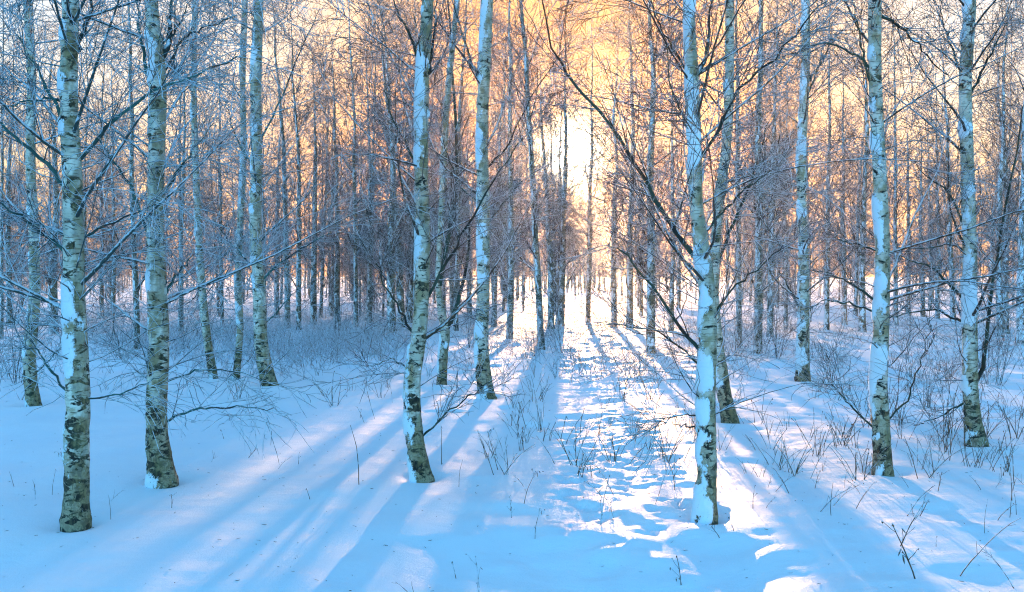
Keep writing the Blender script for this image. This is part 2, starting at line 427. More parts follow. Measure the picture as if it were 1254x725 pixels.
def birch(label, pts, widths, limbs=(), snow=0.25, seed=1, height=9.5, group='birches standing nearest in the snow',
          twig=None, nprim=26, zlow=0.9, n2=9, n3=6, step=0.025, sides=24, fork=None):
    rng = np.random.default_rng(seed)
    bx, by = ground_at(*pts[0]); root = bpy.data.objects.new('birch_tree', None); COL.objects.link(root)
    base = np.array([bx, by, 0.0]); g = gz(bx, by)
    root.location = base; tag(root, label, 'birch tree', group)
    twig = twig or M_TWIG
    path = np.array([unproj(px, py, by) - base for px, py in pts])
    depth_w = rng.normal(size=len(pts)) * 0.035 * np.linspace(0, 1, len(pts)); path[:, 1] += np.cumsum(depth_w) * 0.6
    rad = np.array(widths) * 0.5 * by / F_PX * 0.88
    top = path[-1]; dirn = path[-1] - path[-2]; dirn /= np.linalg.norm(dirn); dirn = dirn * 0.6 + np.array([0, 0, 0.5]); dirn /= np.linalg.norm(dirn)
    ext, er, p = [], [], top.copy(); steps = max(4, int((height - top[2]) / 0.8))
    for q in range(steps):
        dirn = dirn + rng.normal(size=3) * 0.04; dirn /= np.linalg.norm(dirn); p = p + dirn * (height - top[2]) / steps
        ext.append(p.copy()); er.append(rad[-1] * (1 - 0.93 * (q + 1) / steps))
    path = np.vstack([[path[0] - (path[1] - path[0]) / np.linalg.norm(path[1] - path[0]) * 0.3], path, ext]); rad = np.concatenate([[rad[0]], rad, er])
    kk = 60; sp = resample(path, kk); sr = resample(rad[:, None], kk)[:, 0]
    sr = np.maximum(sr, 0.004)
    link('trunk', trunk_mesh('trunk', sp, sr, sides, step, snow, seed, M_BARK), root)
    # random crown
    b = Batch()
    zs = sp[:, 2]; t_low = np.searchsorted(zs, zlow) / kk
    P0, R0 = sp[None], sr[None]
    P1, R1 = grow(P0, R0, nprim, t_low, 0.97, 0.6, 1.35, 1.2, 2.8, 8, 0.07, 0.02, 0.24, 0.0035, rng, True)
    P1b, R1b = grow(P0, R0, int(nprim * 1.6), t_low * 0.8, 0.6, 0.8, 1.5, 0.4, 1.5, 6, 0.12, 0.0, 0.10, 0.0025, rng, True)
    b.add(P1, R1, 5); b.add(P1b, R1b, 4)
    P2, R2 = grow(P1, R1, n2 + 2, 0.12, 0.98, 0.4, 1.0, 0.35, 1.1, 6, 0.09, 0.0, 0.5, 0.0025, rng)
    b.add(P2, R2, 3)
    P3, R3 = grow(np.concatenate([P2, P1b]), np.concatenate([R2, R1b]), n3 + 3, 0.12, 1.0, 0.4, 1.1, 0.12, 0.5, 5, 0.15, -0.02, 0.6, 0.0021, rng)
    b.add(P3, R3, 3)
    link('crown', b.mesh('crown', [twig]), root)
    for lb in limbs:
        lp, r0 = lb[0], lb[1]; dpt = lb[2] if len(lb) > 2 else -0.4
        q = np.array([unproj(px, py, by + (dpt * max(0, i - 1) / max(1, len(lp) - 2) if len(lp) > 2 else dpt * i)) - base for i, (px, py) in enumerate(lp)])
        # roots the limb inside the trunk at its own height
        j = np.argmin(np.abs(zs - q[0][2])); q[0, 1] = sp[j, 1]; q[0, 0] = sp[j, 0] * 0.7 + q[0, 0] * 0.3
        q = resample(q, 16)[None]; r0 = r0 * 0.37 * by / F_PX; r = np.maximum(np.linspace(1, 0.25, 16) * r0, 0.002)[None]
        q[0, 3:] += rng.normal(size=(13, 3)) * 0.008
        L = np.linalg.norm(np.diff(q[0], axis=0), axis=1).sum()
        bl = Batch(); bl.add(q, r, 8)
        if len(lb) < 4 or lb[3]:
            a, ar = grow(q, r, int(6 + L * 5), 0.15, 1.0, 0.35, 0.95, 0.25 * L + 0.1, 0.4 * L + 0.25, 6, 0.10, 0.01, 0.5, 0.0027, rng)
            c, cr_ = grow(a, ar, 6, 0.15, 1.0, 0.4, 1.0, 0.15, 0.45, 5, 0.15, -0.02, 0.6, 0.0021, rng)
            bt = Batch(); bt.add(a, ar, 4); bt.add(c, cr_, 3)
        me = bl.mesh('limb', [M_LIMB_TEAL if twig is M_TWIG_LEFT else M_LIMB]); lo = link('limb', me, root)
        if len(lb) < 4 or lb[3]: link('twigs', bt.mesh('twigs', [twig]), lo)
    return root

birch('thick birch nearest the left edge, white bark peeling over a dark base',
      [(93, 636), (95, 560), (96, 480), (93, 400), (92, 350), (91, 240), (89, 120), (92, 0)], [34, 32, 31, 30, 28, 27, 23, 21],
      [([(90, 245), (70, 215), (30, 178), (0, 152), (-30, 120)], 9, -0.5), ([(92, 205), (80, 165), (65, 120), (48, 90), (20, 45)], 8, -0.4),
       ([(96, 205), (125, 165), (150, 140), (190, 112), (240, 90), (290, 70)], 8, -0.3), ([(94, 80), (100, 45), (112, 10), (118, -20)], 10, 0.1),
       ([(88, 130), (60, 120), (30, 123), (0, 135)], 6, -0.3), ([(90, 320), (60, 290), (25, 265), (-10, 245)], 8, -0.5),
       ([(84, 490), (62, 455), (48, 430), (20, 425)], 5, -0.3), ([(100, 490), (140, 482), (180, 468), (215, 455)], 4, 0.3),
       ([(96, 300), (120, 280), (150, 268), (190, 252)], 6, -0.3), ([(93, 160), (88, 80), (84, 20), (80, -20)], 11, -0.25, False)],
      snow=0.27, seed=3, twig=M_TWIG_LEFT, nprim=30, n3=8)
birch('tall pale birch with a dark forked top, second thick trunk from the left',
      [(199, 587), (192, 520), (194, 460), (196, 400), (193, 300), (194, 200), (197, 100), (188, 0)], [35, 29, 28, 26, 24, 22, 22, 17],
      [([(200, 78), (206, 55), (208, 25), (212, -15)], 13, 0.1, False), ([(188, 115), (178, 80), (172, 40), (164, -10)], 8, -0.1),
       ([(200, 60), (215, 38), (232, 0)], 5, -0.2), ([(204, 100), (225, 48), (250, 35), (290, 20)], 5, -0.3),
       ([(190, 310), (165, 240), (140, 200), (120, 172)], 7, -0.3), ([(200, 250), (215, 215), (232, 190), (262, 150)], 6, -0.3),
       ([(205, 470), (240, 455), (290, 455), (330, 470)], 4, -0.4), ([(206, 520), (235, 503), (280, 498), (335, 500)], 5, -0.6),
       ([(204, 372), (212, 345), (222, 330), (235, 310)], 6, -0.2)],
      snow=0.17, seed=8, twig=M_TWIG_LEFT, nprim=28, n3=8)
birch('leaning birch left of the sun with snow in steps up its trunk',
      [(517, 586), (507, 530), (505, 470), (514, 400), (518, 300), (516, 200), (518, 100), (525, 0)], [27, 24, 22, 21, 20, 18, 18, 15],
      [([(522, 375), (548, 320), (575, 270), (605, 220), (640, 170)], 6, -0.5), ([(508, 418), (490, 380), (470, 345), (462, 320)], 5, -0.3),
       ([(518, 85), (505, 50), (490, 20), (478, -10)], 6, -0.3), ([(520, 110), (530, 60), (535, 0)], 7, 0.3),
       ([(517, 540), (545, 508), (575, 485), (605, 465)], 4, -0.3), ([(516, 210), (498, 175), (482, 150), (470, 110)], 5, -0.4),
       ([(514, 460), (480, 440), (450, 450)], 3, -0.3)],
      snow=0.36, seed=12, nprim=24)
birch('mid-size birch with a dark scaly foot left of the sunlit trail',
      [(596, 488), (590, 430), (592, 350), (592, 250), (591, 150), (597, 0)], [23, 19, 18, 17, 16, 16],
      [([(594, 280), (615, 250), (640, 222), (665, 205)], 4, -0.3), ([(594, 210), (620, 180), (650, 120), (690, 60)], 4, -0.4),
       ([(590, 110), (575, 70), (560, 20), (548, -20)], 5, -0.2), ([(588, 250), (565, 230), (548, 190), (535, 140)], 4, -0.3)],
      snow=0.34, seed=17, nprim=22)
birch('snow-coated thick birch nearest on the right of the trail with long low limbs',
      [(864, 631), (866, 560), (865, 480), (867, 400), (863, 330), (852, 260), (850, 180), (848, 100), (845, 0)], [29, 26, 25, 24, 22, 19, 18, 17, 12],
      [([(858, 330), (828, 285), (800, 240), (785, 212), (745, 150), (700, 95), (676, 60), (664, -5)], 9, -0.6),
       ([(858, 438), (842, 410), (815, 375), (790, 340), (765, 312), (742, 300)], 7, -0.5),
       ([(856, 452), (830, 425), (800, 403), (770, 400), (735, 398)], 4, -0.3),
       ([(852, 100), (862, 75), (868, 40), (872, -15)], 9, 0.2), ([(845, 100), (825, 60), (805, 25), (795, -10)], 5, -0.2),
       ([(856, 200), (880, 160), (905, 110), (945, 70), (985, 30), (1010, 0)], 6, -0.5), ([(862, 290), (885, 262), (915, 230), (950, 205)], 5, -0.4),
       ([(870, 400), (890, 362), (925, 330), (960, 300)], 5, -0.4), ([(852, 508), (820, 512), (800, 524)], 3.4, -0.3),
       ([(852, 524), (840, 522), (824, 518)], 4, -0.15, False), ([(850, 190), (835, 140), (822, 100), (815, 40)], 5, -0.2)],
      snow=0.44, seed=23, nprim=26)
birch('sturdy birch right of centre with a dark arrow-shaped scar high on its trunk',
      [(1081, 577), (1079, 530), (1077, 470), (1079, 400), (1081, 300), (1077, 200), (1073, 100), (1073, 0)], [25, 24, 22, 21, 20, 19, 18, 18],
      [([(1070, 530), (1045, 500), (1025, 478), (1005, 465)], 4, -0.4), ([(1088, 520), (1110, 490), (1125, 450), (1140, 400)], 4, -0.3),
       ([(1070, 88), (1050, 70), (1020, 55), (985, 58), (950, 75)], 5, -0.3), ([(1080, 15), (1105, 35), (1130, 62), (1160, 92)], 6, -0.4),
       ([(1068, 372), (1040, 345), (1015, 335), (990, 330)], 5, -0.3), ([(1068, 308), (1045, 298), (1020, 290)], 4, -0.2),
       ([(1070, 385), (1045, 372), (1012, 368), (985, 380)], 4, -0.3), ([(1070, 130), (1055, 60), (1045, 0)], 5, -0.2)],
      snow=0.33, seed=31, nprim=24, zlow=1.1)
birch('ochre-sided birch near the right edge with snow clinging to its left side',
      [(1196, 543), (1189, 490), (1187, 400), (1187, 300), (1185, 200), (1183, 100), (1186, 0)], [27, 21, 20, 19, 18, 17, 16],
      [([(1180, 372), (1160, 345), (1140, 328), (1100, 312)], 6, -0.3), ([(1180, 398), (1150, 380), (1120, 382), (1088, 390)], 5, -0.3),
       ([(1178, 312), (1165, 300), (1130, 304), (1095, 302)], 4, -0.2), ([(1178, 285), (1160, 235), (1135, 215), (1110, 190)], 4, -0.3),
       ([(1180, 100), (1165, 60), (1150, 10)], 5, -0.2), ([(1196, 120), (1215, 60), (1240, 20)], 5, -0.3),
       ([(1195, 480), (1204, 440), (1214, 360), (1232, 250), (1252, 130)], 8, -0.2), ([(1180, 490), (1150, 510), (1120, 520)], 4, -0.4)],
      snow=0.33, seed=37, nprim=24)
birch('dark-footed birch leaning right behind the thick snow-coated one',
      [(894, 515), (885, 470), (877, 400), (874, 340), (880, 250), (892, 150), (894, 0)], [21, 19, 15, 14, 14, 13, 12],
      [([(876, 330), (900, 270), (925, 210), (940, 150)], 6, -0.3)], snow=0.22, seed=41, nprim=20)
birch('slim birch with heavy snow on its upper half between two thicker trunks on the right',
      [(983, 463), (984, 400), (984, 320), (981, 200), (985, 100), (986, 0)], [19, 16, 14, 13, 12, 11],
      [([(988, 105), (1005, 78), (1018, 50)], 5, -0.2), ([(988, 120), (1000, 90), (1012, 40)], 4, 0.2), ([(980, 385), (965, 350), (945, 320)], 4, -0.2)],
      snow=0.36, seed=43, nprim=22)
birch('crooked birch with a brown foot close to the left edge',
      [(42, 499), (36, 440), (43, 370), (43, 280), (40, 200), (42, 100), (38, 0)], [19, 17, 15, 14, 13, 12, 12],
      [([(48, 460), (70, 430), (85, 400)], 3, -0.3)], snow=0.24, seed=47, twig=M_TWIG_LEFT, nprim=22)
birch('slender ochre-footed birch leaning left behind the tall pale forked birch',
      [(262, 465), (252, 400), (246, 330), (240, 200), (238, 100), (240, 0)], [12, 11, 10, 9, 8, 8], [], snow=0.2, seed=53, twig=M_TWIG_LEFT, nprim=20)
birch('thin straight birch just left of the dark mossy birch',
      [(289, 465), (294, 400), (291, 330), (298, 200), (297, 100), (300, 0)], [10, 9, 9, 8, 8, 8], [], snow=0.26, seed=59, twig=M_TWIG_LEFT, nprim=18)
birch('dark mossy birch with a curved brown foot and bushy low branches',
      [(330, 473), (320, 420), (317, 350), (313, 280), (315, 200), (314, 100), (317, 0)], [22, 19, 17, 16, 15, 15, 13],
      [([(322, 345), (345, 320), (375, 300), (405, 285)], 5, -0.5), ([(310, 330), (285, 300), (262, 270)], 4, -0.3), ([(325, 400), (350, 370), (370, 345)], 3, -0.3),
       ([(312, 210), (290, 170), (275, 120)], 4, -0.3), ([(316, 180), (340, 130), (365, 70), (392, 10)], 4, -0.3)],
      snow=0.25, seed=61, twig=M_TWIG_LEFT, nprim=26)
birch('fork-stemmed birch close behind the leaning one left of the sun',
      [(541, 472), (543, 430), (545, 405), (537, 350), (541, 250), (548, 120), (560, 0)], [13, 13, 13, 8, 8, 8, 7],
      [([(546, 408), (560, 370), (572, 320), (575, 270)], 9, 0.1), ([(540, 350), (549, 290), (560, 200), (552, 60), (548, -20)], 9, 0.3)],
      snow=0.3, seed=67, nprim=18)

# ------------------------------------------------------------------ distant birches: twelve built, then copied
PROTO = []
PH = []
def proto_birch(seed, h, r0):
    rng = np.random.default_rng(seed)
    k = 14; z = np.linspace(-0.4, h, k); off = np.cumsum(rng.normal(size=(k, 2)) * 0.05, axis=0); off -= off[1]; off *= np.linspace(0, 1, k)[:, None]
    P = np.concatenate([off, z[:, None]], 1); P = resample(P, 48)
    rr = r0 * np.interp(P[:, 2], [-0.4, 0.0, 0.15, h * 0.5, h], [1.25, 1.2, 1.0, 0.62, 0.06])
    tm = Batch(); tm.add(P[None], rr[None], 10)
    b = Batch(); P0, R0 = P[None], rr[None]
    P1, R1 = grow(P0, R0, 34, 0.13, 0.98, 0.5, 1.05, 1.0, 2.3, 7, 0.09, 0.07, 0.30, 0.0055, rng, True)
    P1b, R1b = grow(P0, R0, 9, 0.08, 0.5, 0.8, 1.4, 0.5, 1.5, 6, 0.12, 0.0, 0.14, 0.005, rng, True)
    b.add(P1, R1, 4); b.add(P1b, R1b, 3)
    A, AR = np.concatenate([P1[:, :6], P1b]), np.concatenate([R1[:, :6], R1b])
    P2, R2 = grow(P1, R1, 7, 0.12, 1.0, 0.35, 0.95, 0.4, 1.1, 5, 0.13, 0.02, 0.55, 0.0042, rng)
    b.add(P2, R2, 3)
    P2b, R2b = grow(P1b, R1b, 6, 0.12, 1.0, 0.4, 1.0, 0.3, 0.8, 5, 0.13, 0.0, 0.55, 0.0042, rng); b.add(P2b, R2b, 3)
    P3, R3 = grow(np.concatenate([P2, P2b]), np.concatenate([R2, R2b]), 4, 0.12, 1.0, 0.4, 1.1, 0.2, 0.75, 4, 0.12, -0.01, 0.8, 0.0050, rng)
    b.add(P3, R3, 3)
    return tm.mesh('distant_trunk', [M_BARK_FAR]), b.mesh('distant_crown', [M_TWIG_FAR]), r0
for i in range(10): PROTO.append(proto_birch(100 + i, 8.5 + 0.5 * (i % 5), 0.09))

def place_birch(x, y, dia, label, group, top=None, seed=0, scale=1.0, crown=True):
    tm, cm, r0 = PROTO[seed % len(PROTO)]
    root = bpy.data.objects.new('birch_tree', None); COL.objects.link(root)
    root.location = (x, y, gz(x, y)); tag(root, label, 'birch tree', group)
    lean = Quaternion()
    if top is not None:
        t = Vector(unproj(top[0], top[1], y)) - Vector((x, y, 0)); lean = Vector((0, 0, 1)).rotation_difference(t)
    else:
        q_ = random.Random(int(x * 1000) + seed); lean = Quaternion((q_.uniform(-1, 1), q_.uniform(-1, 1), 0), q_.uniform(0, 0.07))
    spin = Quaternion((0, 0, 1), seed * 2.399)
    root.rotation_mode = 'QUATERNION'; root.rotation_quaternion = lean @ spin
    k = dia / (2 * r0)
    t = link('trunk', tm, root); t.scale = (k, k, scale)
    if crown:
        c = link('crown', cm, root); c.scale = (scale, scale, scale)
    return root

MID = [  # base px, base py, width px, top px at frame top, label
    (66, 409, 12, 58, 'dark slim trunk between the crooked and the thickest birch at left'),
    (168, 430, 8, 160, 'thin reddish-brown trunk standing just left of the tall pale forked birch'),
    (125, 392, 6, 118, 'thin grey trunk on the bright snow just right of the leftmost thick birch'),
    (138, 396, 6, 146, 'thin grey trunk, right one of a close pair beside the leftmost thick birch'),
    (352, 402, 8, 350, 'narrow blue-grey trunk just right of the dark mossy birch'),
    (366, 405, 7, 362, 'second narrow trunk to the right of the dark mossy birch'),
    (384, 398, 9, 378, 'straight greyish trunk rising from the dry grass patch, left of a pair'),
    (413, 395, 8, 405, 'slightly bent trunk rising behind the middle of the dry grass patch'),
    (436, 402, 6, 434, 'very thin upright trunk behind the right half of the dry grass patch'),
    (453, 396, 6, 452, 'very thin trunk near the right end of the dry grass patch'),
    (480, 408, 12, 466, 'brownish trunk of a close pair left of the leaning snow-stepped birch'),
    (492, 402, 10, 476, 'right trunk of the close pair left of the leaning snow-stepped birch'),
    (605, 400, 7, 612, 'thin trunk in warm light close behind the scaly-footed birch'),
    (624, 414, 9, 634, 'orange-lit trunk left of the sun standing on bright snow'),
    (663, 428, 9, 642, 'trunk curving up left of the sun from the edge of the shaded strip'),
    (675, 402, 9, 664, 'left trunk of the pair standing directly under the sun'),
    (687, 400, 9, 688, 'right trunk of the pair, its top crossing the sun'),
    (720, 395, 7, 724, 'pale trunk on the sunlit trail just right of the sun'),
    (752, 400, 8, 748, 'thin dark-footed trunk, left of a pair right of the sunlit trail'),
    (771, 402, 9, 776, 'thin dark-footed trunk, right of a pair right of the sunlit trail'),
    (797, 432, 12, 793, 'blue snow-streaked trunk right of the trail, behind the long low limb'),
    (822, 404, 7, 828, 'narrow trunk seen between the blue-streaked trunk and the snow-coated birch'),
    (905, 424, 8, 902, 'slim trunk just right of the leaning dark-footed birch'),
    (928, 432, 11, 936, 'brown-footed trunk on the snow left of the slim heavily snowed birch'),
    (943, 412, 9, 946, 'farther ochre trunk just left of the slim heavily snowed birch'),
    (962, 402, 6, 965, 'thin far trunk touching the left side of the slim heavily snowed birch'),
    (1012, 404, 7, 1016, 'thin trunk just right of the slim heavily snowed birch'),
    (1034, 398, 7, 1030, 'thin trunk midway between the snowed slim birch and the scarred birch'),
    (1056, 406, 9, 1050, 'frosted trunk just left of the birch with the arrow-shaped scar'),
    (1097, 396, 6, 1095, 'thin frosted trunk just right of the birch with the arrow-shaped scar'),
    (1130, 388, 6, 1127, 'thin trunk in the bright snowy gap, left of two'),
    (1148, 392, 6, 1146, 'thin trunk in the bright snowy gap, right of two'),
    (1167, 395, 7, 1160, 'thin trunk just left of the ochre-sided birch'),
    (1224, 412, 9, 1226, 'frosted trunk behind the dark upright limb at the right edge'),
    (1251, 426, 14, 1250, 'snow-streaked trunk cut by the right edge of the picture'),
    (12, 396, 8, 10, 'frosted trunk at the far left edge behind the blue twigs'),
    (222, 402, 6, 226, 'thin trunk between the tall pale birch and the slender ochre-footed one'),
    (272, 398, 5, 270, 'very thin trunk between the slender ochre-footed birch and the thin straight one'),
    (558, 404, 7, 566, 'thin trunk to the right of the fork-stemmed birch'),
]
for i, (px, py, w, tp, lab) in enumerate(MID):
    x, y = ground_at(px, py)
    place_birch(x, y, w * y / F_PX * 0.95, lab, 'birches of the middle distance', (tp, 0), i, 0.95 + 0.1 * (i % 3))

pts = [(ground_at(m[0], m[1])) for m in MID]
rr = random.Random(77); cnt = 0; tries = 0
while cnt < 205 and tries < 9000:
    tries += 1
    y = 24 + 66 * rr.random() ** 0.8; x = rr.uniform(-0.62, 0.62) * y + rr.uniform(-3, 3)
    u = x - TA * y
    if -2.0 < u < 1.5 and y < 78: continue
    if 1.5 <= u < 4.2 and rr.random() < 0.8: continue
    if -3.5 < u <= -2.0 and rr.random() < 0.4: continue
    px = CX + x / y * F_PX
    if y < 40 and 1095 < px < 1165 and rr.random() < 0.8: continue
    if any((x - a) ** 2 + (y - b) ** 2 < 1.4 for a, b in pts): continue
    pts.append((x, y)); cnt += 1
    vis = -40 < px < 1294
    place_birch(x, y, 0.08 + 0.16 * rr.random() ** 1.4, 'thin bare birch far back among look-alike trunks',
                'birches far back in the wood', None, cnt + 3, rr.uniform(0.85, 1.2))

for x, y in tuple((TA * b_ + a, b_) for a, b_ in ((-2.7, 58), (-3.0, 66), (-3.3, 54), (-3.7, 72), (-4.1, 50), (-2.9, 44), (-3.5, 47), (-0.42, 37), (-0.62, 44), (-0.3, 50), (-0.5, 58), (2.9, 40), (3.6, 52), (-3.5, 67), (-3.9, 61), (-4.4, 70), (-4.9, 64), (-5.5, 72), (-6.1, 60), (-6.8, 68))) + ((-2.6, 38), (-3.0, 52), (-3.4, 33), (-4.3, 41), (-5.1, 35), (-3.2, 60), (-6.4, 44), (-4.0, 70), (-7.5, 39), (-5.6, 55), (-8.6, 47)):
    cnt += 1
    place_birch(x, y, rr.uniform(0.13, 0.2), 'thin bare birch far back among look-alike trunks', 'birches far back in the wood', None, cnt + 3, rr.uniform(0.95, 1.2))

# far wood that reads as one mass
def far_wood():
    rng = np.random.default_rng(5); b = Batch(); t = Batch(); N = 580
    Y = rng.uniform(92, 170, N); X = rng.uniform(-0.75, 0.75, N) * Y; Hh = rng.uniform(7, 10.5, N)
    X[:110] = TA * Y[:110] + rng.uniform(-4.5, 4.5, 110)
    k = 8; P = np.zeros((N, k, 3)); s = np.linspace(0, 1, k)
    P[:, :, 0] = X[:, None] + rng.normal(size=(N, 1)) * 0.5 * s; P[:, :, 1] = Y[:, None]; P[:, :, 2] = -0.3 + s * Hh[:, None]
    Rr = rng.uniform(0.06, 0.11, (N, 1)) * (1 - 0.9 * s)[None]
    t.add(P, Rr, 5)
    P1, R1 = grow(P, Rr, 16, 0.08, 0.98, 0.5, 1.1, 1.2, 2.6, 5, 0.1, 0.06, 0.35, 0.008, rng, True); b.add(P1, R1, 3)
    P2, R2 = grow(P1, R1, 5, 0.15, 1.0, 0.4, 1.0, 0.5, 1.4, 4, 0.13, 0.0, 0.6, 0.007, rng); b.add(P2, R2, 3)
    V = np.concatenate(t.V + b.V); Q = np.concatenate(t.Q + [q + t.n for q in b.Q])
    mi = np.concatenate([np.zeros(sum(len(q) for q in t.Q)), np.ones(sum(len(q) for q in b.Q))])
    o = link('far_woodland', mesh_from('far_woodland', V, Q, [M_BARK_FAR, M_TWIG_FAR], None, mi))
    tag(o, 'hazy mass of bare trees closing the far side of the wood', 'woodland', kind='stuff')
far_wood()

# ------------------------------------------------------------------ bushes of thin stems
def bush_mesh(seed, h, n, spread, rmin=0.0022, fine=4):
    rng = np.random.default_rng(seed); k = 8
    P = np.zeros((n, k, 3)); az = rng.uniform(0, 2 * math.pi, n); tilt = rng.uniform(0.05, spread, n)
    d = np.stack([np.cos(az) * np.sin(tilt), np.sin(az) * np.sin(tilt), np.cos(tilt)], 1)
    P[:, 0] = np.stack([np.cos(az), np.sin(az), az * 0], 1) * rng.uniform(0, 0.12, n)[:, None]; P[:, 0, 2] = -0.1
    L = rng.uniform(0.6, 1.0, n) * h
    bend = rng.normal(size=(n, 3)) * 0.06
    for j in range(1, k):
        d = d + bend + rng.normal(size=(n, 3)) * 0.05 + np.array([0, 0, -0.02 * j * spread]); d /= np.linalg.norm(d, axis=1, keepdims=True); P[:, j] = P[:, j - 1] + d * (L / (k - 1))[:, None]
    Rr = np.maximum(rng.uniform(0.003, 0.0075, n)[:, None] * np.linspace(1, 0.3, k)[None], rmin)
    b = Batch(); b.add(P, Rr, 4)
    P2, R2 = grow(P, Rr, 7, 0.2, 1.0, 0.3, 0.9, 0.25 * h, 0.5 * h, 5, 0.12, 0.02, 0.6, rmin, rng); b.add(P2, R2, 3)
    P3, R3 = grow(P2, R2, fine, 0.2, 1.0, 0.4, 1.0, 0.08 * h, 0.25 * h, 4, 0.15, 0.0, 0.7, rmin, rng); b.add(P3, R3, 3)
    return b.mesh('bush', [M_TWIG])
BUSH = [bush_mesh(200 + i, 1.3 + 0.3 * (i % 3), 10 + 3 * (i % 3), 0.7 + 0.12 * (i % 4)) for i in range(5)]
BL = [(690, 432, 1.0, 'tangled leafless bush in the shaded strip under the sun'), (655, 440, 0.75, 'lower thin bush at the left side of the shaded strip under the sun'),
      (575, 425, 0.9, 'bushy saplings behind the foot of the scaly-footed birch'), (1155, 520, 0.7, 'sprawling twiggy bush leaning against the ochre-sided birch'),
      (1215, 470, 1.0, 'tall thin-stemmed bush right of the ochre-sided birch'), (1020, 470, 0.8, 'sparse bush between the slim snowed birch and the scarred birch'),
      (950, 440, 1.0, 'frosted bush in front of the slim heavily snowed birch'), (902, 440, 0.9, 'frosted bush right behind the leaning dark-footed birch'),
      (470, 430, 0.9, 'twiggy bush at the right end of the dry grass patch'), (410, 425, 0.9, 'bush in the middle of the dry grass patch'),
      (150, 440, 0.9, 'frosted bush between the two thick left birches'), (20, 470, 0.9, 'frosty bush with teal twigs at the left edge'),
      (225, 430, 1.0, 'frosted bush at the foot of the tall pale birch, farther back'), (840, 430, 0.8, 'thin bush behind the long low limbs of the snow-coated birch'),
      (745, 425, 0.6, 'small sunlit bush beside the trail'), (1110, 440, 0.8, 'low bush in the snowy gap right of the scarred birch')]
for i, (px, py, s, lab) in enumerate(BL):
    x, y = ground_at(px, py); o = link('bush', BUSH[i % 5], None, (x, y, gz(x, y))); o.scale = (s, s, s); o.rotation_euler = (0, 0, i * 1.3)
    tag(o, lab, 'bush', 'leafless bushes')
rb = random.Random(9)
FB = [bush_mesh(300 + i, 2.6 + 0.5 * i, 14, 0.6, 0.006, 5) for i in range(3)]
for _b in FB: _b.materials.clear(); _b.materials.append(M_TWIG_FAR)
nb = 0
while nb < 14:
    y = rb.uniform(34, 85); x = rb.uniform(-0.58, 0.58) * y; u = x - TA * y
    if -2.2 < u < 1.6: continue
    pxx = CX + x / y * F_PX
    if (1085 < pxx < 1175 or pxx < 75) and y < 60: continue
    nb += 1
    o = link('bush', FB[nb % 3], None, (x, y, gz(x, y))); s = rb.uniform(0.7, 1.3); o.scale = (s, s, s); o.rotation_euler = (0, 0, rb.uniform(0, 6.28))
    tag(o, 'frosted leafless thicket bush between the distant trunks', 'bush', 'thicket bushes among the distant trunks')

# ------------------------------------------------------------------ dry grass and undergrowth (uncountable)
def undergrowth():
    rng = np.random.default_rng(6); xs_, ys_ = [], []
    # dense patch left of centre
    n = 6500; px = rng.uniform(105, 500, n); py = rng.uniform(382, 448, n) + 0.00035 * (px - 320) ** 2 * -1
    for a, b_ in zip(px, py):
        if b_ < 372 or fbm(np.array([a / 26.0]), np.array([b_ / 9.0]), np.array([0.5]), 2, 91)[0] < 0.46 or rng.random() > 0.35 + 0.65 * math.exp(-((b_ - 415) / 24) ** 2): continue
        x, y = ground_at(a, b_); xs_.append(x); ys_.append(y)
    n = 5500; px = rng.uniform(-20, 1270, n); py = rng.uniform(380, 470, n)
    c = fbm(px / 60, py / 14, px * 0, 2, 77)
    for a, b_, q in zip(px, py, c):
        if q < 0.5 or (b_ > 445 and q < 0.62): continue
        x, y = ground_at(a, b_); xs_.append(x); ys_.append(y)
    x, y = np.array(xs_), np.array(ys_); n = len(x); z = ground_h(x, y)
    k = 5; P = np.zeros((n, k, 3)); P[:, 0] = np.stack([x, y, z - 0.05], 1)
    d = rng.normal(size=(n, 3)) * 0.35; d[:, 2] = 1; d /= np.linalg.norm(d, axis=1, keepdims=True)
    L = rng.uniform(0.25, 0.8, n); bend = rng.normal(size=(n, 3)) * 0.16; bend[:, 2] = -0.1
    for j in range(1, k): d = d + bend; d /= np.linalg.norm(d, axis=1, keepdims=True); P[:, j] = P[:, j - 1] + d * (L / (k - 1))[:, None]
    Rr = np.maximum(0.006 * np.linspace(1, 0.5, k)[None] * rng.uniform(0.6, 1.2, (n, 1)), 0.002)
    b = Batch(); b.add(P, Rr, 3)
    P2, R2 = grow(P, Rr, 1, 0.4, 1.0, 0.3, 0.9, 0.1, 0.3, 4, 0.15, 0, 0.8, 0.0035, rng); b.add(P2, R2, 3)
    o = link('dry_undergrowth', b.mesh('dry_undergrowth', [M_GRASS])); tag(o, 'frosted dry grass and weeds covering the snow under the distant trees', 'undergrowth', kind='stuff')
undergrowth()

